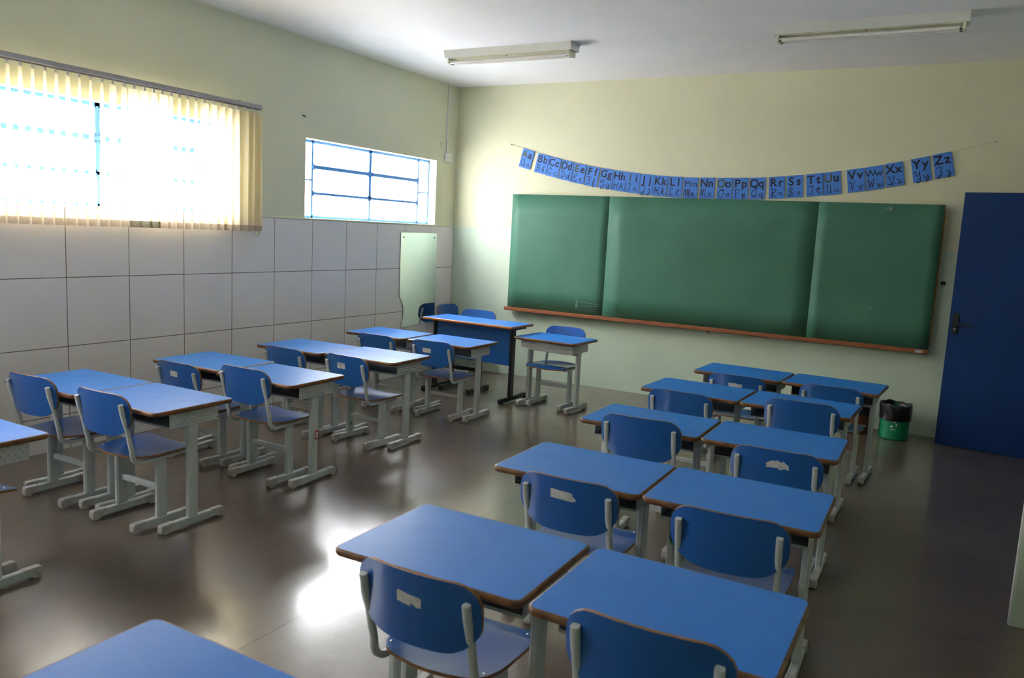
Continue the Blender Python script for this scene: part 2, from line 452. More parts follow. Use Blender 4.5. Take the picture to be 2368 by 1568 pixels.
# windows: blue steel frames with clear panes
def window(n, y0, y1):
    yc = (y0+y1)/2; xf0, xf1 = -0.125, -0.103
    mb = MB(); t = 0.014
    yl, yr = yc-0.803, yc+0.797
    def bar(a, b, c, d, x0=xf0, x1=xf1): mb.box(x0, x1, a, b, c, d)
    bar(y0, y1, WZ1-0.022, WZ1); bar(y0, y1, WZ0, WZ0+0.02)
    bar(y0, y0+0.014, WZ0, WZ1); bar(y1-0.014, y1, WZ0, WZ1)
    for y in (yl, yr): bar(y-0.009, y+0.009, WZ0, WZ1)
    bar(yc-0.017, yc+0.017, 1.817, WZ1); bar(yc-0.008, yc+0.008, WZ0, 1.817)
    bar(yl, yr, 2.034, 2.066, xf0, xf1+0.01); bar(yl, yr, 1.807, 1.829)
    bar(y0, yl, 1.926, 1.938); bar(yr, y1, 1.926, 1.938)
    # corner fillets of the pressed-steel sashes
    for (a, b) in ((yl, yc), (yc, yr)):
        for (c, d) in ((WZ0+0.02, 1.807), (1.829, 2.034), (2.066, WZ1-0.022)):
            for sy, yy in ((1, a+0.009), (-1, b-0.012)):
                for sz, zz in ((1, c), (-1, d)):
                    mb.prism([(yy, zz), (yy+sy*0.024, zz), (yy, zz+sz*0.016)], xf0, xf1, YZ)
    # latch lever on the middle mullion
    mb.tube([(xf1, yc+0.02, 2.235), (xf1+0.012, yc+0.028, 2.1), (xf1+0.012, yc+0.026, 2.0), (xf1+0.006, yc+0.03, 1.93), (xf1+0.006, yc+0.022, 1.87)], 0.008, 0.008, rect=None)
    f = struct('window_%d' % n, mb, M['frameblue'])
    p = MB(); p.box(-0.116, -0.1135, y0+0.004, y1-0.004, WZ0+0.004, WZ1-0.004)
    p.build('pane', M['pane'], f)
for n, (a, b) in enumerate(WINS): window(n+1, a, b)

# ------------------------------------------------------------------ vertical blind over the second window
def vane(mb, y, x, w, ang, z0=1.468, z1=2.388, hem=2, fab=0, twist=24):
    """one fabric strip about the vertical axis; ang = angle of the strip to the wall plane"""
    zs = [z0, z0+0.045] + [z0+0.045+(z1-0.01-z0-0.045)*k/7 for k in range(1, 8)] + [z1]
    o = len(mb.v)
    for z in zs:
        t = (z1-z)/(z1-z0); a = ang + R(twist)*t
        c, s_ = math.cos(a), math.sin(a); q = 0.86 if z == z1 else 1.0
        for k in range(5):
            u = (k/4-0.5)*w*q; b = 0.006*(1-(2*k/4-1)**2)
            mb.v.append((x + u*s_ + b*c, y + u*c - b*s_, z))
    for r in range(len(zs)-1):
        for k in range(4):
            mb.f.append([o+r*5+k, o+r*5+k+1, o+r*5+5+k+1, o+r*5+5+k]); mb.mi.append(hem if r == 0 else fab); mb.sm.append(True)
bl = thing('vertical_blind', 'beige fabric vertical blind half open over the large window beside the tiled wall', 'blind', (0.07, -4.2, 2.44))
O = Vector((0.07, -4.2, 2.44))
bnd = [-4.926,-4.856,-4.785,-4.709,-4.639,-4.567,-4.493,-4.418,-4.344,-4.264,-4.189,-4.105,-4.036,-3.949,-3.893,-3.816,-3.751,-3.678,-3.61,-3.533,-3.455,-3.37,-3.305,-3.242,-3.157,-3.074,-3.002,-2.948]
ymids = [(p+q)/2+0.018 for p, q in zip(bnd[:-1], bnd[1:])]
y = ymids[0]-0.0725
while y > -5.46: ymids.insert(0, y); y -= 0.0725
for y in ymids:
    mb = MB()
    if y < -4.25: ang, tw = R(-46 + random.uniform(-4, 4)), 25
    elif y < -4.08: ang, tw = R(-34 + random.uniform(-6, 6)), 18
    elif y < -3.83: ang, tw = R(4 + random.uniform(-6, 6)), 0
    elif y < -3.55: ang, tw = R(-36 + random.uniform(-4, 4)), 16
    elif y < -3.1: ang, tw = R(-14 + random.uniform(-5, 5)), 8
    else: ang, tw = R(-8), 4
    dark = -4.10 < y < -3.9
    vane(mb, y-O.y, 0.0, 0.089, ang, 1.468-O.z, 2.388-O.z, hem=(2 if dark else 1), twist=tw)
    # little hanger hook
    mb.box(-0.003, 0.003, y-O.y-0.008, y-O.y+0.008, 2.385-O.z, 2.418-O.z, 3)
    mb.build('vane', [M['vane'], M['vane_hem'], M['vane_dark'], M['white_plastic']], bl)
mb = MB(); mb.rbox(-0.022, 0.022, -5.52-O.y, -2.935-O.y, 2.420-O.z, 2.455-O.z, 0.006, 'y')
hr = mb.build('headrail', M['alu'], bl)
mb = MB(); mb.box(-0.016, 0.016, -5.515-O.y, -2.94-O.y, 2.4165-O.z, 2.4205-O.z); mb.build('slot', M['rail_dark'], hr)
mb = MB()
for yb in (-5.2, -3.155):
    mb.box(-0.078, 0.01, yb-O.y-0.012, yb-O.y+0.012, 2.453-O.z, 2.462-O.z)
mb.build('wall_bracket', M['alu'], bl)
mb = MB()
for a, b in zip(ymids[:-1], ymids[1:]):
    pts = []
    for k in range(7):
        t = k/6; pts.append((0.03*(1-abs(2*t-1))*0+0.02, a+(b-a)*t-O.y, 1.508-O.z-0.030*4*t*(1-t)*0.9))
    mb.tube(pts, 0.0016, 0.0016, rect=None, seg=5)
mb.build('linking_chain', M['cream_enamel'], bl)
mb = MB(); mb.tube([(0.0, -2.955-O.y, 2.42-O.z), (0.0, -2.955-O.y, 1.47-O.z)], 0.002, rect=None, seg=5)
mb.prism([(0.018*math.cos(2*math.pi*k/16)-2.955-O.y, (0.018 if math.sin(2*math.pi*k/16) < 0 else 0.03)*math.sin(2*math.pi*k/16)+1.445-O.z) for k in range(16)], -0.006, 0.006, YZ)
mb.build('cord_weight', M['cream_enamel'], bl)

# ------------------------------------------------------------------ ceiling lights
def tube_light(name, x0, x1, yc, label, ntubes):
    L = x1-x0
    t = thing(name, label, 'ceiling light', ((x0+x1)/2, yc, CEIL), 0, 'fluorescent lights on the ceiling')
    mb = MB(); h0, h1 = 0.090, 0.070
    v = []
    for x, e in ((-L/2, 0.0), (L/2, 0.0)):
        v += [(x, -h0, 0), (x, h0, 0), (x, h1, -0.062), (x, -h1, -0.062)]
    mb.add(v, [(0,1,2,3), (7,6,5,4), (0,4,5,1), (1,5,6,2), (2,6,7,3), (3,7,4,0)])
    mb.build('housing', M['white_enamel'], t)
    mb = MB(); mb.box(-L/2+0.03, L/2-0.03, -0.055, 0.055, -0.0665, -0.0615); mb.build('reflector', M['cream_enamel'], t)
    for s in (-1, 1):
        mb = MB(); xx = s*(L/2-0.027)
        mb.rbox(xx-0.009, xx+0.009, -0.058, 0.058, -0.108, -0.06, 0.004, 'z'); mb.build('lampholder', M['cream_enamel'], t)
    for yy in ((-0.032, 0.032) if ntubes == 2 else (-0.02,)):
        mb = MB(); mb.tube([(-L/2+0.035, yy, -0.093), (L/2-0.035, yy, -0.093)], 0.027, rect=None, seg=16)
        o = mb.build('glass_tube', M['tube'], t)
        mb = MB()
        for s in (-1, 1):
            xa = s*(L/2-0.036); mb.tube([(xa, yy, -0.093), (xa-s*0.018, yy, -0.093)], 0.0285, rect=None, seg=16)
        mb.build('end_cap', M['chrome'], o)
    mb = MB(); mb.lathe([(0.0, -0.071), (0.006, -0.070), (0.006, -0.066)], 0.0, -0.045, 10); mb.build('screw', M['screw'], t)
tube_light('fluorescent_light', 0.880, 2.105, -1.515, 'white twin-tube ceiling light nearer the window wall, unlit', 2)
tube_light('fluorescent_light.001', 3.690, 4.910, -1.515, 'white ceiling light with unlit tube over the blue door side of the chalkboard', 2)

# ------------------------------------------------------------------ conduit, sensor, nails on the window wall
mb = MB(); mb.box(-0.008, 0.006, -0.207, -0.193, 2.38, CEIL)
c = mb.build('cable_trunking', M['whitetrim']); tag(c, 'thin white cable trunking running down from the ceiling in the corner', 'cable trunking')
s = thing('motion_sensor', 'small white rounded motion sensor at the end of the cable trunking', 'sensor', (0.0, -0.172, 2.33))
mb = MB()
prof = rrect(0.056, 0.052, 0.03, 6)
mb.prism([(a, b) for a, b in prof], -0.008, 0.030, YZ, smooth=True); mb.prism([(a*0.8, b*0.8) for a, b in prof], 0.030, 0.040, YZ, smooth=True)
mb.build('casing', M['white_plastic'], s)
mb = MB(); mb.prism(rrect(0.03, 0.014, 0.01, 4), 0.040, 0.0415, YZ); mb.build('lens', M['cream_enamel'], s)
mb = MB(); mb.tube([(0.008, -0.165, 2.497), (0.012, -0.25, 2.488), (0.012, -0.346, 2.472), (0.01, -0.338, 2.455), (0.01, -0.317, 2.407)], 0.004, rect=None, seg=6)
mb.tube([(-0.008, -0.18, 2.496), (0.010, -0.18, 2.496)], 0.004, rect=None, seg=6)
tag(mb.build('bent_wire', M['cap']), 'thin bent wire sticking out above the motion sensor', 'wire')
mb = MB(); mb.tube([(-0.012, -2.392, 2.463), (0.014, -2.386, 2.450)], 0.012, rect=None, seg=8)
tag(mb.build('nail', M['screw']), 'dark nail in the bare wall between the blind and the small window', 'nail')

# ------------------------------------------------------------------ broken mirror leaning flat on the tiles
poly = [(-0.983,1.500),(-0.338,1.503),(-0.332,0.540),(-0.60,0.530),(-0.936,0.516),(-0.930,0.560),(-0.912,0.610),(-0.902,0.660),(-0.903,0.705),(-0.915,0.750),(-0.940,0.795),(-0.966,0.825),(-0.979,0.845)]
mr = thing('wall_mirror', 'tall frameless mirror with a broken wavy edge screwed to the tiles', 'mirror', (0, -0.65, 1.0))
mb = MB(); mb.prism([(a+0.65, b-1.0) for a, b in poly], 0.001, 0.007, YZ, 1); 
mb.add([(0.0074, a+0.65, b-1.0) for a, b in poly], [tuple(range(len(poly)))], 0)
mb.build('glass', [M['mirror'], M['under']], mr)
for y, z in ((-0.935, 1.452), (-0.385, 1.455)):
    mb = MB(); mb.tube([(0.007, y+0.65, z-1.0), (0.012, y+0.65, z-1.0)], 0.014, rect=None, seg=10); mb.build('screw', M['screw'], mr)

# ------------------------------------------------------------------ chalkboard
cb = thing('chalkboard', 'long green three-panel chalkboard with wooden edges on the front wall', 'chalkboard', (2.83, 0, 0.76))
X0, X1, X2, X3 = 0.790, 1.901, 3.884, 4.866; Z0, Z1 = 0.758, 1.962
def panel(xa, xb, yl, ym, yr, yb):
    mb = MB(); n = 12; v = []; f = []
    for i in range(n+1):
        t = i/n; x = xa+(xb-xa)*t
        yy = yl*(1-t)*(1-2*t) + ym*4*t*(1-t) + yr*t*(2*t-1)
        for j in range(7):
            w = j/6; z = Z0+(Z1-Z0)*w
            v.append((x-2.83, yy + yb*(1-w)**3, z-0.76))
    for i in range(n):
        for j in range(6):
            a = i*7+j; f.append((a, a+7, a+8, a+1))
    mb.add(v, f, 0, True)
    mb.add([(p[0], -0.052, p[2]) for p in v], f, 0, True)
    # rim
    ring = [i*7 for i in range(n+1)] + [n*7+j for j in range(1, 7)] + [i*7+6 for i in range(n-1, -1, -1)] + [j for j in range(5, 0, -1)]
    o = (n+1)*7
    mb2 = [(ring[k], ring[(k+1) % len(ring)], ring[(k+1) % len(ring)]+o, ring[k]+o) for k in range(len(ring))]
    base = len(mb.v) - 2*o
    for q in mb2: mb.f.append([base+i for i in q]); mb.mi.append(0); mb.sm.append(False)
    return mb.build('panel', M['board'], cb)
panel(X0, X1-0.001, -0.083, -0.077, -0.079, -0.004); panel(X1, X2, -0.081, -0.074, -0.078, -0.005); panel(X2+0.001, X3, -0.081, -0.075, -0.080, -0.004)
for xa, xb in ((X0-0.016, X0+0.03), (X3-0.03, X3+0.010)):
    mb = MB(); mb.rbox(xa-2.83, xb-2.83, -0.055, -0.0, Z0+0.02-0.76, Z1-0.035-0.76, 0.004, 'z'); mb.build('side_batten', M['wood_o'], cb)
mb = MB(); mb.box(X0+0.05-2.83, X3-0.05-2.83, -0.052, 0.0, Z0+0.05-0.76, Z1-0.05-0.76); mb.build('backing', M['under'], cb)
mb = MB(); mb.rbox(0.768-2.83, 4.872-2.83, -0.125, -0.045, 0.722-0.76, 0.757-0.76, 0.004, 'x'); tray = mb.build('chalk_tray', M['wood'], cb)
mb = MB(); mb.box(4.772-2.83, 4.828-2.83, -0.1262, -0.1248, 0.729-0.76, 0.751-0.76); lab = mb.build('maker_label', M['paper'], tray)
mb = MB(); mb.box(4.778-2.83, 4.790-2.83, -0.1266, -0.1262, 0.737-0.76, 0.747-0.76, 0)
mb.box(4.792-2.83, 4.820-2.83, -0.1266, -0.1262, 0.737-0.76, 0.743-0.76, 1)
# (the two label prints are one surface mark on the tray)
mb.build('label_print', [M['frameblue'], M['cap']], tray)
# chalk smudges
mb = MB()
for (x, z, w, h) in ((1.60, 0.815, 0.010, 0.07), (1.615, 0.815, 0.008, 0.075)): 
    mb.box(x-2.83, x+w-2.83, -0.0872, -0.0868, z-0.76, z+h-0.76)
mb.tube([(1.61-2.83, -0.0868, 0.882-0.76), (1.72-2.83, -0.0868, 0.876-0.76), (1.86-2.83, -0.0868, 0.866-0.76)], 0.004, 0.0006, side=Vector((0,0,1)), rect=None, seg=6)
mb.tube([(1.63-2.83, -0.0868, 0.83-0.76), (1.75-2.83, -0.0868, 0.845-0.76), (1.85-2.83, -0.0868, 0.850-0.76)], 0.003, 0.0006, side=Vector((0,0,1)), rect=None, seg=6)
for cx, cz, r in ((4.46, 1.918, 0.022), (4.43, 1.920, 0.008), (4.39, 1.06, 0.008)):
    mb.tube([(cx-2.83, -0.081, cz-0.76), (cx-2.83, -0.0822, cz-0.76)], r*2, rect=None, seg=12)
mb.build('chalk_mark', M['chalk'], cb)
mb = MB(); mb.prism([(2.985, 0.722), (3.015, 0.722), (3.004, 0.706), (2.996, 0.706)], -0.10, -0.06, XZ)
tag(mb.build('tray_peg', M['under']), 'small dark peg hanging under the chalk tray', 'peg')
lk = thing('wall_hook', 'small dark hook on the wall between chalkboard and blue door', 'hook', (4.918, 0, 1.315))
mb = MB(); mb.box(-0.018, 0.018, -0.012, 0.0, -0.012, 0.018); mb.build('plate', M['screw'], lk)
mb = MB(); mb.tube([(0, -0.01, 0.0), (0, -0.03, -0.005), (0, -0.03, -0.03), (0, -0.018, -0.035)], 0.006, rect=None, seg=6); mb.build('hook', M['chrome'], lk)

# ------------------------------------------------------------------ alphabet cards on a string
CARDS = [('A',.894,2.335,-14.7),('B',1.080,2.284,-12.4),('C',1.220,2.250,-11.6),('D',1.368,2.218,-10.4),('E',1.513,2.189,-8.9),('F',1.661,2.162,-9.0),('G',1.817,2.140,-7.8),('H',1.962,2.120,-7.2),('I',2.105,2.104,-5.0),('J',2.250,2.089,-3.9),('K',2.392,2.078,-2.9),('L',2.540,2.070,-1.6),('M',2.694,2.065,-.5),('N',2.855,2.066,.2),('O',3.020,2.065,1.4),('P',3.169,2.067,1.7),('Q',3.324,2.072,2.5),('R',3.496,2.082,3.8),('S',3.652,2.095,4.8),('T',3.820,2.112,6.1),('U',3.966,2.129,8.1),('V',4.157,2.156,8.6),('W',4.304,2.180,10.0),('X',4.456,2.210,10.2),('Y',4.655,2.252,11.6),('Z',4.815,2.289,12.4)]
CUR = dict(A='79 4A 15 31 50 74 79 72 80 92', B='19 5A 78 55 35|55 83 60 20|3A 30 11', C='78 5A 28 14 31 51 83', D='19 4A 77 83 51 30 3A', E='78 5A 38 36 55 25 12 30 60 82',
 F='19 4A 9A|6A 62 40 21|36 76', G='78 5A 28 16 35 58|78 74 7y 4w 3y 82', H='2A 20 01|8A 71 90|15 45 75', I='19 39 6A 52 30 11', J='19 49 7A 6y 4w 2y 62', K='2A 20|8A 55 35 55 70 91',
 L='68 5A 38 41 20 11 30 60 81', M='01 2A 30 5A 60 8A 80 91', N='01 2A 30 5A 78 70 91', O='6A 38 14 30 60 85 7A 49 69 9A', P='3A 30 11|19 4A 89 76 35', Q='6A 27 23 50 84 7A 59|42 70 92',
 R='3A 30 11|19 4A 88 65 35 60 91', S='21 10 70 73 45 27 5A 68 44 30', T='19 4A 9A|6A 62 40 21', U='18 3A 31 50 72|7A 71 90', V='18 3A 40 79 9A', W='18 2A 30 57 60 89 9A', X='19 39 50 80 91|9A 60 30 10',
 Y='18 3A 35 55 78|7A 7y 4w 3y 82', Z='19 5A 79 55 74 61 4y 2x 51')
CUL = dict(a='65 35 12 30 52 65 61 80', b='12 47 5A 38 31 51 54 44', c='64 45 22 40 60 81', d='64 35 12 30 52 6A 61 80', e='12 54 55 35 22 40 71', f='12 57 4A 38 3w 5y 42 71', g='65 35 12 30 52 65 6y 4w 3y 81',
 h='12 47 4A 28 20 23 55 61 80', i='12 45 41 60 72|47 48', j='25 55 5y 3w 2y 71|57 58', k='12 47 4A 28 20 23 55 43 60 81', l='12 57 5A 38 31 50 71', m='05 15 10 14 35 30 34 55 51 70', n='15 25 20 24 55 51 70',
 o='55 24 22 40 62 55 44 75', p='12 35 3w 34 65 52 31 70', q='65 35 12 30 52 65 6w 71', r='12 46 35 65 61 80', s='12 55 61 40 20', t='12 49 41 60 81|17 77', u='15 21 40 63|65 61 80', v='15 35 31 50 65 85',
 w='15 21 40 44 51 70 85', x='15 35 50 71|65 40 11', y='15 22 41 65|65 6y 4w 3y 81', z='25 55 42 61 4w 2x 61')
def yv(c): return 'wxyz'.index(c)-4 if c in 'wxyz' else (10 if c == 'A' else int(c))
def strokes(mb, s, ox, oz, sx, sz, w, y):
    for part in s.split('|'):
        P = [Vector((ox+int(p[0])*sx, y, oz+yv(p[1])*sz)) for p in part.split()]
        Q = []
        for i in range(len(P)-1):
            p0, p1, p2, p3 = P[max(0,i-1)], P[i], P[i+1], P[min(len(P)-1,i+2)]
            for k in range(5):
                t = k/5; Q.append(0.5*((2*p1)+(p2-p0)*t+(2*p0-5*p1+4*p2-p3)*t*t+(3*p1-p0-3*p2+p3)*t**3))
        Q.append(P[-1])
        mb.tube(Q, w, 0.0006, side=Vector((0,0,1)), rect=None, seg=4, smooth=False)
def stroke_flat(mb, s, ox, oz, sx, sz, w, y):
    # ribbons facing the room
    for part in s.split('|'):
        P = [(ox+int(p[0])*sx, oz+yv(p[1])*sz) for p in part.split()]
        Q = []
        for i in range(len(P)-1):
            p0, p1, p2, p3 = P[max(0,i-1)], P[i], P[i+1], P[min(len(P)-1,i+2)]
            for k in range(5):
                t = k/5
                Q.append(tuple(0.5*((2*p1[a])+(p2[a]-p0[a])*t+(2*p0[a]-5*p1[a]+4*p2[a]-p3[a])*t*t+(3*p1[a]-p0[a]-3*p2[a]+p3[a])*t**3) for a in (0,1)))
        Q.append(P[-1]); v = []; f = []
        for i, q in enumerate(Q):
            a = Q[max(0,i-1)]; b = Q[min(len(Q)-1,i+1)]
            dx, dz = b[0]-a[0], b[1]-a[1]; l = math.hypot(dx, dz) or 1e-6
            nx, nz = -dz/l*w/2, dx/l*w/2
            v += [(q[0]+nx, y, q[1]+nz), (q[0]-nx, y, q[1]-nz)]
        for i in range(len(Q)-1): f.append((2*i, 2*i+1, 2*i+3, 2*i+2))
        mb.add(v, f)
card_mesh = None
for k, (L, cx, cz, an) in enumerate(CARDS):
    t = thing('alphabet_card' + ('' if k == 0 else '.%03d' % k), 'blue alphabet card with printed %s %s on the string above the chalkboard' % (L, L.lower()), 'alphabet card', (cx, -0.011, cz), 0, 'alphabet cards on the string')
    t.rotation_euler = (0, -R(an), 0)
    if card_mesh is None:
        mb = MB(); mb.rbox(-0.070, 0.070, -0.0015, 0.0015, -0.099, 0.099, 0.0006, 'y'); o = mb.build('card', M['card'], t); card_mesh = o.data
    else:
        o = bpy.data.objects.new('card', card_mesh); COL.objects.link(o); o.parent = t
    wide = L in 'IL'; dx = 0.029 if not wide else 0.026
    mb = MB(); vow = L in 'AEIOU'
    size = 0.102 if L not in 'MW' else 0.082; lx = 0.031
    if L in 'MW': dxu, dxl = -0.030, 0.033
    else: dxu, dxl = -0.031, 0.033
    text_mesh(mb, L, size, dxu, 0.012, -0.0021, 1 if vow else 0, 0.0022 if L not in 'MW' else 0.0)
    text_mesh(mb, L.lower(), size, dxl, 0.012, -0.0021, 0, 0.0022 if L not in 'MW' else 0.0)
    mb.build('printed_letters', [M['ink'], M['olive']], t)
    mb = MB(); stroke_flat(mb, CUR[L], -0.062, -0.078, 0.0066, 0.0068, 0.0058, -0.0021); stroke_flat(mb, CUL[L.lower()], 0.006, -0.078, 0.0064, 0.0060, 0.0058, -0.0021)
    mb.build('cursive_letters', M['ink'], t)
pts = [(0.702, -0.012, 2.486)]
for (L, cx, cz, an) in CARDS:
    a = R(an)
    for u in (-0.066, 0.066): pts.append((cx+u*math.cos(a)-0.096*math.sin(a), -0.008, cz+u*math.sin(a)+0.096*math.cos(a)))
pts += [(5.167, -0.012, 2.476)]
sg = thing('alphabet_string', 'thin cotton string carrying the alphabet cards, pinned to the wall at both ends', 'string', (2.9, 0, 2.3))
mb = MB(); mb.tube([(p[0]-2.9, p[1], p[2]-2.3) for p in pts], 0.003, rect=None, seg=6); mb.build('cord', M['string'], sg)
for p in (pts[0], pts[-1]):
    mb = MB(); mb.tube([(p[0]-2.9, 0.0, p[2]-2.3), (p[0]-2.9, -0.018, p[2]-2.3+0.002)], 0.008, rect=None, seg=8); mb.build('pin', M['ply'], sg)

# ------------------------------------------------------------------ blue door, open along the front wall
ang = math.atan2(-0.085, 0.626)
dr = struct('door_1', MB().rbox(0.0, 0.895, -0.018, 0.018, 0.006, 2.056, 0.003, 'z'), M['door'])
dr.location = (5.0, -0.253+0.018, 0); dr.rotation_euler = (0, 0, ang)
mb = MB(); pl = rrect(0.021, 0.088, 0.021, 6, 0.045, 1.012); mb.prism(pl, -0.018, -0.026, XZ); mb.build('door_handle', M['screw'], dr)
mb = MB(); mb.tube([(0.045, -0.024, 1.012), (0.045, -0.058, 1.012), (0.06, -0.064, 1.011), (0.16, -0.064, 1.006)], 0.016, rect=None, seg=10); mb.build('lever', M['screw'], dr)
mb = MB(); mb.tube([(0.045, -0.025, 0.965), (0.045, -0.031, 0.965)], 0.018, rect=None, seg=10); mb.build('lock_cylinder', M['chrome'], dr)
for z in (0.25, 1.05, 1.85):
    mb = MB(); mb.tube([(0.897, 0.0, z-0.045), (0.897, 0.0, z+0.045)], 0.014, rect=None, seg=10); mb.build('hinge', M['screw'], dr)

# ------------------------------------------------------------------ bins by the door
def bin_(name, x, y, rz, mat, label, marks):
    t = thing(name, label, 'bin', (x, y, 0), rz, 'waste bins by the blue door')
    mb = MB(); mb.lathe([(0.0, 0.004), (0.108, 0.004), (0.111, 0.0), (0.112, 0.01), (0.117, 0.282), (0.1185, 0.288), (0.1145, 0.288), (0.110, 0.02), (0.0, 0.02)], 0, 0, 48); mb.build('bucket', mat, t)
    rnd = random.Random(int(x*100))
    ph = [rnd.uniform(0, 6.28) for _ in range(6)]
    def wob(r, z, a, k):
        q = 0.0022*math.sin(5*a+ph[0]+k)+0.0018*math.sin(11*a+ph[1]+2*k)
        if k in (0, 1): return r + q*0.6 + 0.002, z + 0.004*math.sin(3*a+ph[2])
        if k >= 5: return r + q*1.6, z + 0.005*math.sin(3*a+ph[3]) + 0.004*math.sin(8*a+ph[4])
        return r + q + 0.001, z + 0.003*math.sin(6*a+ph[5])
    mb = MB(); mb.lathe([(0.118, 0.162), (0.1215, 0.168), (0.122, 0.21), (0.1235, 0.25), (0.125, 0.285), (0.122, 0.300), (0.114, 0.296), (0.108, 0.25), (0.09, 0.20), (0.0, 0.17)], 0, 0, 72, 0, wob); mb.build('bin_bag', M['bag'], t)
    if marks:
        mb = MB()
        def on(a, z, r=0.1165): return (r*math.sin(a), -r*math.cos(a), z)
        def patch(a0, z0, pts):
            P = [on(a0+u/0.1165, z0+w, 0.1155+0.0055*(z0+w)/0.28) for u, w in pts]; mb.add(P, [tuple(range(len(P)))])
        patch(-0.10, 0.117, [(-0.009,-0.006),(0.004,-0.011),(0.010,-0.004),(0.009,0.007),(-0.002,0.010),(-0.010,0.006)])
        patch(0.20, 0.134, [(-0.005,-0.010),(0.005,-0.010),(0.008,0.001),(0.003,0.011),(-0.006,0.008)])
        patch(0.10, 0.155, [(-0.009,-0.004),(0.006,-0.005),(0.008,0.006),(-0.006,0.007)])
        patch(-0.08, 0.156, [(-0.006,0.004),(0.006,-0.005),(0.006,0.006)])
        for k in range(8):
            a0 = -0.14+0.044*k
            if k == 4: pass
            patch(a0, 0.094-0.0012*k*0, [(-0.0016,-0.0042),(0.0016,-0.0042),(0.0016,0.0042),(-0.0016,0.0042)] if k % 2 else [(-0.0019,-0.004),(0.0019,-0.004),(0.0019,-0.001),(-0.0019,0.004)])
        mb.build('recycling_print', M['white_plastic'], t)
bin_('waste_bin', 4.685, -0.25, R(0), M['bingreen'], 'green plastic waste bin with black bag and white recycling print, beside the blue door', True)
bin_('waste_bin.001', 4.392, -0.215, R(40), M['binred'], 'dark red waste bin with black bag, half hidden behind the front desks', False)

# ------------------------------------------------------------------ student desk
H = 0.636; HW = 0.312; HD = 0.240
def foot_profile(y0, y1, s):
    return None
def foot(parent, x, y0, y1, m_tube, m_cap, w=0.030, top=0.049):
    mb = MB(); mb.rbox(x-w/2, x+w/2, y0+0.012, y1-0.012, 0.011, top, 0.004, 'y'); f = mb.build('foot', m_tube, parent)
    e = w/2+0.0022
    for sgn, ye in ((1, y0), (-1, y1)):
        pr = [(0.003,0.009),(0.008,0.002),(0.013,0.0),(0.034,0.0),(0.038,0.008),(0.050,0.0105),(0.058,0.020),(0.064,0.034),(0.076,top-0.004),(0.078,top+0.002),(0.012,top+0.0025),(0.005,top),(0.001,top-0.006),(0.0,0.018)]
        mb = MB(); P = [(ye+sgn*a, b) for a, b in pr]
        n = len(P); ch = 0.003
        cy = sum(p[0] for p in P)/n; cz = sum(p[1] for p in P)/n
        ins = [(cy+(p[0]-cy)*0.965, cz+(p[1]-cz)*0.93) for p in P]
        rings = [[(x-e, a, b) for a, b in ins], [(x-e+ch, a, b) for a, b in P], [(x+e-ch, a, b) for a, b in P], [(x+e, a, b) for a, b in ins]]
        v = [q for r in rings for q in r]; fc = [tuple(range(n-1,-1,-1)), tuple(range(3*n, 4*n))]
        for k in range(3):
            for i in range(n):
                j = (i+1) % n; fc.append((k*n+i, k*n+j, k*n+n+j, k*n+n+i))
        mb.add(v, fc); mb.build('foot_cap', m_cap, f)
    return f
def table_top(parent, hw, hd, h, r, m_top, m_edge, thick=0.024):
    rings = []
    for ins, z in ((0.0085, h), (0.004, h-0.0012), (0.001, h-0.005), (0.0, h-0.011), (0.001, h-0.017), (0.005, h-0.022), (0.010, h-thick)):
        rings.append([(a, b, z) for a, b in rrect(hw-ins, hd-ins, max(0.004, r-ins))])
    n = len(rings[0])
    mb = MB(); mb.add(rings[0], [tuple(range(n))], 0); mb.add(rings[-1], [tuple(range(n-1,-1,-1))], 1)
    t = mb.build('tabletop', [m_top, M['under']], parent)
    # table top is a closed slab: a thin core under the laminate
    mb = MB(); v = [p for r_ in rings for p in r_]; f = []
    for k in range(len(rings)-1):
        for i in range(n):
            j = (i+1) % n; f.append((k*n+i, k*n+n+i, k*n+n+j, k*n+j))
    mb.add(v, f, 0, True); mb.build('edge_band', m_edge, t)
    return t
def make_desk(kind, label, group):
    t = thing('student_desk', label, 'desk', (0,0,0), 0, group)
    table_top(t, HW, HD, H, 0.032, M['top'], M['brown'])
    P = M['perf_diag'] if kind == 'diag' else M['perf_fine']
    mb = MB(); x = 0.265; y0, y1 = -0.122, 0.170; z0, z1 = 0.530, 0.6125; w = 0.0016
    mb.box(-x, -x+w, y0, y1, z0, z1, 0); mb.box(x-w, x, y0, y1, z0, z1, 0); mb.box(-x+w, x-w, y1-w, y1, z0, z1, 0)
    mb.box(-x+w, x-w, y0, y1-w, z0, z0+w, 1)
    mb.box(-x+w, x-w, y0, y0+0.003, z0, z0+0.010, 1)
    mb.build('basket', [P, M['steel']], t)
    for s in (-1, 1):
        mb = MB(); mb.rbox(s*0.2495-0.0145, s*0.2495+0.0145, -0.012, 0.048, 0.047, 0.5298, 0.006, 'z'); mb.build('leg', M['steel'], t)
        foot(t, s*0.2495, -0.173, 0.211, M['steel'], M['cap'])
    mb = MB(); mb.rbox(-0.235, 0.235, 0.0, 0.036, 0.500, 0.5298, 0.004, 'x'); mb.build('crossbar', M['steel'], t)
    return t

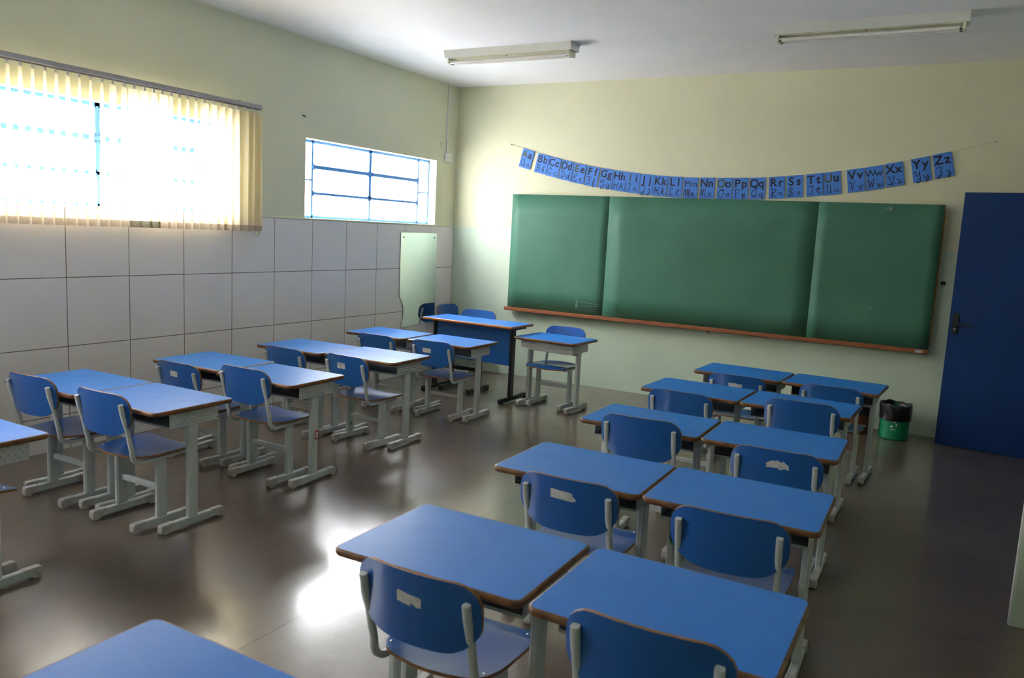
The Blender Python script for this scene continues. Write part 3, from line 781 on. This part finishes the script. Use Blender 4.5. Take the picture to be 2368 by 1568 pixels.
# ------------------------------------------------------------------ student chair (front is +y, origin between the back posts)
def curved_panel(mb, outline, thick, surf, nu=17):
    """panel following surf(u, v) -> (point, normal); outline(v) gives half width at height v"""
    pass
def make_chair(s, name, label, cat, group, steel, cap, seatm):
    """s = vertical scale (two sizes stand in the room)"""
    t = thing(name, label, cat, (0,0,0), 0, group)
    zs = 0.381*s
    # seat: rounded plan, dipped section
    plan = []
    for cx, cy, r, a0 in ((0.150, 0.085, 0.045, -90), (0.165, 0.365, 0.028, 0), (-0.165, 0.365, 0.028, 90), (-0.150, 0.085, 0.045, 180)):
        for k in range(7):
            a = R(a0+90*k/6); plan.append((cx+r*math.cos(a)*(1 if True else 1), cy+r*math.sin(a)))
    # bow the rear edge outwards and the front edge slightly
    N = 18; rows = 15
    TAB = [(.050,.025),(.055,.055),(.062,.085),(.072,.122),(.082,.142),(.094,.157),(.110,.168),(.124,.176),(.166,.189),(.20,.193),(.30,.199),(.395,.200),(.415,.197),(.424,.190),(.430,.178)]
    def halfw(y):
        for (ya, wa), (yb, wb) in zip(TAB[:-1], TAB[1:]):
            if y <= yb: return wa+(wb-wa)*max(0.0, y-ya)/(yb-ya)
        return TAB[-1][1]
    def zseat(x, y):
        d = -0.012*math.sin(math.pi*min(1, max(0, (y-0.05)/0.27)))*(1-(x/0.21)**2*0.75)
        front = -0.020*max(0, (y-0.34)/0.09)**2*(1-0.55*(abs(x)/0.2)**2)
        return zs + d + front + 0.002
    ys = [.050,.055,.062,.072,.082,.094,.110,.124,.145,.166,.20,.235,.27,.30,.325,.35,.375,.395,.415,.424,.430]
    mb = MB(); top = []; bot = []
    for y in ys:
        hw = halfw(y)
        for i in range(N+1):
            x = -hw+2*hw*i/N
            top.append((x, y, zseat(x, y))); bot.append((x, y, zseat(x, y)-0.011))
    f = []
    for r in range(len(ys)-1):
        for i in range(N):
            a = r*(N+1)+i; f.append((a, a+1, a+N+2, a+N+1))
    mb.add(top, f, 0, True); mb.add(bot, [tuple(reversed(q)) for q in f], 0, True)
    ring = [i for i in range(N+1)] + [r*(N+1)+N for r in range(1, len(ys))] + [(len(ys)-1)*(N+1)+i for i in range(N-1, -1, -1)] + [r*(N+1) for r in range(len(ys)-2, 0, -1)]
    o = len(top)
    v = [top[i] for i in ring] + [bot[i] for i in ring]; m = len(ring)
    mb.add(v, [(k, (k+1) % m, m+(k+1) % m, m+k) for k in range(m)], 1)
    seat = mb.build('seat', [seatm, M['ply']], t)
    for sx in (-1, 1):
        for yy in (0.125, 0.385):
            mb = MB(); zz = zseat(sx*0.160, yy); mb.lathe([(0.0, zz+0.0025), (0.003, zz+0.002), (0.0055, zz+0.0004), (0.0055, zz-0.001)], sx*0.160, yy, 10); mb.build('rivet', M['chrome'], seat)
    # backrest
    zc = 0.597*s; hh = 0.098; hwid = 0.203
    mb = MB(); fr = []; rr = []; NU = 24; NV = 12
    def bend(u, v):  # u -1..1 across, v -1..1 up : rear surface position
        x = u*hwid
        y = -0.012 + 0.036*(abs(u)**2.0) - 0.010*v
        z = zc + v*hh
        return x, y, z
    def outline(v):  # half width factor at height v
        if v > 0: r_, e = 0.62, 2.4
        else: r_, e = 1.0, 2.0
        vv = abs(v)
        if v > 0:
            q = max(0, (vv-0.30)/0.70); return 1-0.36*(1-math.sqrt(max(0, 1-q**2.3)))
        q = max(0, (vv-0.10)/0.90); return 1-0.52*(1-math.sqrt(max(0, 1-q**2.0)))
    vs = [-1+2*k/NV for k in range(NV+1)]
    vs = [math.sin(math.pi/2*q) for q in vs]
    for v in vs:
        w = outline(v)
        for i in range(NU+1):
            u = (-1+2*i/NU)*w
            # the top and bottom edges bow slightly
            vv = v + (0.05*(1-u*u) if v > 0.9 else 0) - (0.16*(1-u*u)*max(0, -v)**3)
            x, y, z = bend(u, vv)
            rr.append((x, y, z)); fr.append((x, y+0.011, z+0.001))
    f = []
    for r in range(NV):
        for i in range(NU):
            a = r*(NU+1)+i; f.append((a, a+1, a+NU+2, a+NU+1))
    mb.add(rr, [tuple(reversed(q)) for q in f], 0, True); mb.add(fr, f, 0, True)
    ring = [i for i in range(NU+1)] + [r*(NU+1)+NU for r in range(1, NV+1)] + [NV*(NU+1)+i for i in range(NU-1, -1, -1)] + [r*(NU+1) for r in range(NV-1, 0, -1)]
    m = len(ring)
    mb.add([rr[i] for i in ring]+[fr[i] for i in ring], [(k, (k+1) % m, m+(k+1) % m, m+k) for k in range(m)], 1)
    back = mb.build('backrest', [seatm, M['ply']], t)
    for sx in (-1, 1):
        mb = MB(); zt = 0.63*s
        mb.tube([(sx*0.170, 0.002, zt), (sx*0.170, 0.028, zt+0.001)], 0.007, rect=None, seg=8)
        mb.tube([(sx*0.170, 0.022, zt), (sx*0.170, 0.0275, zt)], 0.013, rect=None, seg=10)
        mb.build('rivet', M['chrome'], back)
    # side tubes: post, bend, rail under the seat
    for sx in (-1, 1):
        mb = MB(); x = sx*0.170
        P = [(x, -0.004, 0.651*s), (x, 0.006, 0.60*s), (x, 0.030, 0.522*s), (x, 0.040, 0.47*s), (x, 0.052, 0.42*s)]
        cxy = (0.108, zs+0.012); rad = 0.046
        for k in range(7):
            a = R(190+80*k/6); P.append((x*(1-0.03*k/6), cxy[0]+rad*math.cos(a)*1.15, cxy[1]+rad*math.sin(a)))
        P += [(x*0.965, 0.16, zs-0.034), (x*0.96, 0.25, zs-0.031), (x*0.96, 0.355, zs-0.028)]
        mb.tube(P, 0.022, 0.020, rect=0.4)
        mb.build('side_tube', steel, t)
        mb = MB(); xl = sx*0.1595
        mb.rbox(xl-0.0145, xl+0.0145, 0.190, 0.249, 0.048, zs-0.042, 0.007, 'z'); mb.build('leg', steel, t)
        foot(t, xl, 0.050, 0.420, steel, cap, 0.030, 0.050)
    mb = MB(); mb.rbox(-0.147, 0.147, 0.213, 0.235, 0.176*s, 0.206*s, 0.004, 'x'); mb.build('stretcher', steel, t)
    return t

# ------------------------------------------------------------------ place desks and chairs
DESK = {'R5L':(3.827,-5.672,0.57),'R5R':(4.468,-5.674,0.06),'R4L':(3.779,-4.674,0.64),'R4R':(4.405,-4.665,1.13),'R3L':(3.707,-3.678,0.58),'R3R':(4.337,-3.666,0.79),'R2L':(3.657,-2.636,-1.65),'R2R':(4.287,-2.653,-1.82),'R1L':(3.729,-1.717,-1.93),'R1R':(4.361,-1.727,-3.5),'AL':(0.724,-2.046,1.02),'AR':(1.377,-2.033,-0.7),'BL':(0.791,-3.122,0.81),'BR':(1.41,-3.07,1.18),'CL':(0.834,-4.042,1.92),'CR':(1.471,-4.082,0.58),'DL':(0.862,-4.982,0.26),'DR':(1.485,-4.971,-0.06),'ER':(1.46,-5.923,-0.43),'S':(1.916,-1.162,176.38),'G':(3.775,-6.697,-0.33)}
FINE = ('AL','AR','BL','BR','S','R1L','R1R','R2L','R2R','R3R')
ORD = {'1':'front','2':'second','3':'third','4':'fourth','5':'fifth'}
def desk_label(k):
    if k == 'S': return 'single blue-topped student desk with perforated tray facing the room, beside the teacher desk'
    if k == 'G': return 'blue-topped student desk of which only one blurred far corner shows, behind the door column'
    if k == 'ER': return 'blue-topped student desk cut off by the photo edge, last of the window column'
    if k[0] == 'R':
        return 'blue-topped student desk, %s-side half of the %s pair of the door column' % ('window' if k[2] == 'L' else 'door', ORD[k[1]])
    o = {'A':'front','B':'second','C':'third','D':'fourth'}[k[0]]
    base = 'blue-topped student desk, %s half of the %s pair of the window column' % ('wall-side' if k[1] == 'L' else 'aisle-side', o)
    if k == 'CR': base = 'blue-topped desk with a red sticker on its leg, third pair of the window column'
    return base
def desk_group(k): return 'student desks of the door column' if k[0] in 'RG' else ('student desks of the window column' if k != 'S' else 'student desks of the window column')
protos = {}
objs = {}
for k, (x, y, a) in DESK.items():
    kind = 'fine' if k in FINE else 'diag'
    if kind not in protos:
        o = make_desk(kind, desk_label(k), desk_group(k)); protos[kind] = o
        o.location = (x, y, 0); o.rotation_euler = (0, 0, R(a))
    else:
        o = dup(protos[kind], (x, y, 0), R(a), desk_label(k), desk_group(k))
    objs['desk'+k] = o

CH = {'DR':(1.458,-5.265,0,1.018),'DL':(0.862,-5.262,1.1,1.018),'CR':(1.447,-4.366,-0.2,1.018),'CL':(0.834,-4.34,-1.1,0.935),'BR':(1.367,-3.381,-4.7,0.935),'BL':(0.832,-3.434,-1.8,0.935),'AR':(1.365,-2.332,1.2,0.935),'AL':(0.827,-2.382,-0.9,0.935),'R1L':(3.757,-2.077,-0.9,0.935),'R1R':(4.369,-2.026,-1.3,0.935),'R2L':(3.625,-2.947,-1.8,0.935),'R2R':(4.336,-2.979,0.1,1.018),'R3L':(3.754,-3.99,2.4,1.018),'R3R':(4.397,-3.97,1.4,0.935),'R4L':(3.817,-4.945,2.0,0.935),'R4R':(4.433,-4.955,3.4,0.935),'R5L':(3.837,-5.944,0.2,0.935),'R5R':(4.498,-5.971,1.2,1.018),'ER':(1.432,-6.175,0,1.018),'S':(1.89,-0.885,180,1.018),'W':(0.105,-0.255,-90,1.05)}
LOOK = dict(R4L='white label torn at one corner', R5L='torn pale label and scuffs', R3R='ragged triangular label scrap', R1L='ragged white label scrap', CL='torn white label', BR='printed room label', AR='blank grey label')
def chair_label(k):
    if k == 'S': return 'blue chair facing the room behind the single desk near the board'
    if k == 'W': return 'blue chair in the corner behind the teacher desk, reflected in the mirror'
    if k == 'ER': return 'blue chair almost wholly hidden by the cut-off desk at the photo edge'
    look = ('with ' + LOOK[k] + ', ') if k in LOOK else 'with plain back, '
    if k[0] == 'R':
        return 'blue chair %s%s-side, %s pair, door column' % (look, 'window' if k[2] == 'L' else 'door', ORD[k[1]])
    o = {'A':'front','B':'second','C':'third','D':'fourth'}[k[0]]
    return 'blue chair %s%s, %s pair, window column' % (look, 'wall-side' if k[1] == 'L' else 'aisle-side', o)
def chair_group(k): return 'student chairs of the door column' if k[0] == 'R' else 'student chairs of the window side'
cprot = {}
for k, (x, y, a, s) in CH.items():
    if s not in cprot:
        o = make_chair(s, 'student_chair' if not cprot else 'student_chair.001', chair_label(k), 'chair', chair_group(k), M['steel'], M['cap'], M['seat']); cprot[s] = o
        o.location = (x, y, 0); o.rotation_euler = (0, 0, R(a))
    else:
        o = dup(cprot[s], (x, y, 0), R(a), chair_label(k), chair_group(k))
    objs['chair'+k] = o

# stickers on chair backs (added after copying)
def back_y(x, z, s): 
    u = x/0.203; v = (z-0.597*s)/0.098
    return -0.012+0.036*u*u-0.010*v-0.0006
def sticker(k, poly, cx, cz, mat=None, text=None, name='sticker'):
    s = CH[k][3]; o = objs['chair'+k]; mb = MB(); zc = 0.597*s
    D = []
    for i, (a, b) in enumerate(poly):
        c, d = poly[(i+1) % len(poly)]; m = max(1, int(math.hypot(c-a, d-b)/0.007))
        D += [(a+(c-a)*q/m, b+(d-b)*q/m) for q in range(m)]
    n = len(D); ma = sum(p[0] for p in D)/n; mb_ = sum(p[1] for p in D)/n
    V = []
    for t in (1.0, 0.8, 0.6, 0.4, 0.2):
        for a, b in D:
            x, z = cx+ma+(a-ma)*t, zc+cz+mb_+(b-mb_)*t; V.append((x, back_y(x, z, s), z))
    V.append((cx+ma, back_y(cx+ma, zc+cz+mb_, s), zc+cz+mb_))
    F = []
    for r_ in range(4):
        for i in range(n): F.append((r_*n+i, r_*n+(i+1) % n, (r_+1)*n+(i+1) % n, (r_+1)*n+i))
    for i in range(n): F.append((4*n+i, 4*n+(i+1) % n, 5*n))
    mb.add(V, F)
    st = mb.build(name, mat or M['paper'], o); st['label'] = 'pale paper label on the back'
    if text:
        for line, dz, size in text:
            mb = MB(); text_mesh(mb, line, size, 0, 0, 0, 0, 0.0003, lambda a, b: (cx+a, back_y(cx+a, zc+cz+dz+b, s)-0.0006, zc+cz+dz+b))
            mb.build('printed_text', M['ink'], st)
def ragged(w, h, seed, cut=()):
    r = random.Random(seed); P = []
    for t in range(10): P.append((-w+2*w*t/10, -h+r.uniform(-.25, .25)*h))
    for t in range(4): P.append((w+r.uniform(-.06, .06)*w, -h+2*h*t/4))
    for t in range(10): P.append((w-2*w*t/10, h+r.uniform(-.25, .25)*h))
    for t in range(4): P.append((-w+r.uniform(-.05, .05)*w, h-2*h*t/4))
    return P
sticker('BR', [(-.038,-.020),(.038,-.020),(.038,.020),(-.038,.020)], -0.020, 0.026, text=[('SALA 02', 0.003, 0.016), ('22', -0.014, 0.013)])
sticker('AR', [(-.042,-.018),(.042,-.018),(.042,.018),(-.042,.018)], -0.035, 0.020)
sticker('CL', [(-.034,-.017),(.024,-.019),(.034,-.014),(.034,.015),(.01,.017),(-.034,.017)], 0.0, 0.030)
sticker('R4L', [(-.058,-.016),(-.01,-.018),(.030,-.020),(.046,-.016),(.044,-.006),(.030,.004),(.034,.010),(.020,.016),(-.010,.017),(-.058,.020)], 0.0, 0.036)
sticker('R5L', [(-.040,-.014),(-.012,-.018),(.006,-.020),(.004,-.013),(.014,-.012),(.024,-.020),(.038,-.018),(.040,.006),(.034,.012),(.0,.014),(-.036,.020),(-.041,.012)], -0.005, 0.024)
P = ragged(0.050, 0.014, 5)
sticker('R3R', [(a*(1.0-0.45*max(0, b)/0.014), b*1.3) for a, b in P], 0.012, 0.036)
sticker('R1L', [(a, b) for a, b in ragged(0.046, 0.015, 9)], 0.0, 0.030)
# leg stickers and marks
def quad_on_x(parent, x, y0, y1, z0, z1, mat, name):
    mb = MB(); mb.box(x, x+0.0008, y0, y1, z0, z1); return mb.build(name, mat, parent)
d = objs['deskCR']
q = quad_on_x(d, 0.2642, 0.016, 0.050, 0.262, 0.318, M['red'], 'red_sticker')
mb = MB(); mb.box(0.2650, 0.2655, 0.023, 0.043, 0.270, 0.308); mb.build('barcode_patch', M['paper'], q)
mb = MB(); mb.box(0.2655, 0.2658, 0.030, 0.036, 0.276, 0.302); mb.build('barcode', M['cap'], q)
o = objs['chairBR']
mb = MB(); mb.prism([(0.212,0.100),(0.222,0.100),(0.226,0.112),(0.222,0.128),(0.216,0.124),(0.209,0.112)], -0.1452, -0.1444, YZ); mb.build('green_mark', M['greenmark'], o)
o = objs['deskR4R']
mb = MB(); P = [(-0.236,0.395),(-0.228,0.41),(-0.225,0.43),(-0.228,0.452),(-0.236,0.456),(-0.243,0.448),(-0.244,0.42)]
mb.prism([(a-0.0105, b) for a, b in P], -0.0128, -0.0120, XZ); mb.build('green_mark', M['greenmark'], o)

# ------------------------------------------------------------------ teacher's desk and chair
t = thing('teacher_desk', 'long blue-topped teacher desk with black legs and blue front panel near the board', 'desk', (1.083, -1.175, 0), R(-1.6))
table_top(t, 0.502, 0.204, 0.716, 0.006, M['top'], M['wood_o'])
mb = MB(); mb.rbox(-0.43, 0.425, -0.062, -0.046, 0.335, 0.690, 0.002, 'x'); mb.build('modesty_panel', M['seat'], t)
for s in (-1, 1):
    mb = MB(); mb.rbox(s*0.435-0.016, s*0.435+0.016, -0.085, -0.025, 0.047, 0.672, 0.005, 'z'); mb.build('leg', M['black'], t)
    foot(t, s*0.435, -0.245, 0.245, M['black'], M['blackcap'], 0.032, 0.050)
    mb = MB(); mb.rbox(s*0.435-0.016, s*0.435+0.016, -0.10, 0.165, 0.667, 0.692, 0.004, 'y'); mb.build('top_bracket', M['black'], t)
mb = MB(); mb.rbox(-0.43, 0.43, 0.10, 0.13, 0.668, 0.692, 0.004, 'x'); mb.build('crossbar', M['black'], t)
tc = make_chair(1.125, 'teacher_chair', 'blue chair on a black frame facing the room behind the teacher desk', 'chair', None, M['black'], M['blackcap'], M['seat'])
tc.location = (0.905, -0.845, 0); tc.rotation_euler = (0, 0, R(180))

# ------------------------------------------------------------------ daylight
w = bpy.data.worlds.new('overcast_daylight'); SC.world = w; w.use_nodes = True
nt = w.node_tree; bg = nt.nodes['Background']; g = G(nt)
# overcast sky, brighter towards the zenith, over pale sunlit ground
v, x, y, z = g.xyz('Generated')
up = g.math('MAXIMUM', z, 0.0)
st_ = g.math('ADD', 8.0, g.math('MULTIPLY', up, 20.0))
st_ = g.math('ADD', g.math('MULTIPLY', st_, g.math('GREATER_THAN', z, 0.0)), g.math('MULTIPLY', 10.5, g.math('LESS_THAN', z, 0.0)))
bg.inputs[0].default_value = (1.0, 0.975, 0.985, 1); nt.links.new(st_, bg.inputs[1])
for a, b in WINS:
    li = bpy.data.lights.new('window_portal', 'AREA'); li.shape = 'RECTANGLE'; li.size = b-a; li.size_y = WZ1-WZ0
    li.cycles.is_portal = True
    o = bpy.data.objects.new('window_portal', li); COL.objects.link(o)
    o.location = (-0.19, (a+b)/2, (WZ0+WZ1)/2); o.rotation_euler = Euler((0, R(-90), 0)); o.rotation_euler = Vector((1, 0, 0)).to_track_quat('-Z', 'Z').to_euler()

li = bpy.data.lights.new('window_portal', 'AREA'); li.shape = 'RECTANGLE'; li.size = HW1-HW0; li.size_y = HZ1-HZ0; li.cycles.is_portal = True  # portal for the added fill openings
o = bpy.data.objects.new('window_portal', li); COL.objects.link(o)
o.location = (XR+0.15, (HW0+HW1)/2, (HZ0+HZ1)/2); o.rotation_euler = Vector((-1, 0, 0)).to_track_quat('-Z', 'Z').to_euler()

# ------------------------------------------------------------------ camera
cam = bpy.data.cameras.new('camera'); co = bpy.data.objects.new('camera', cam); COL.objects.link(co)
co.location = (5.02447, -7.61922, 1.57559)
cx, cy, cz = R(82.26366), R(-2.86518), R(29.27316)
co.rotation_euler = Euler((cx, cy, cz), 'XYZ')
cam.sensor_width = 36.0; cam.lens = 1846.914/2368*36; cam.clip_start = 0.02
cam.dof.use_dof = True; cam.dof.focus_distance = 6.2; cam.dof.aperture_fstop = 4.5
SC.camera = co
SC.view_settings.view_transform = 'Standard'; SC.view_settings.look = 'None'
SC.view_settings.exposure = 1.3; SC.view_settings.gamma = 1.0
SC.view_settings.use_curve_mapping = False
SC.cycles.max_bounces = 14; SC.cycles.diffuse_bounces = 8; SC.cycles.glossy_bounces = 6; SC.cycles.transparent_max_bounces = 16
SC.cycles.use_denoising = True
SC.cycles.sample_clamp_indirect = 10.0
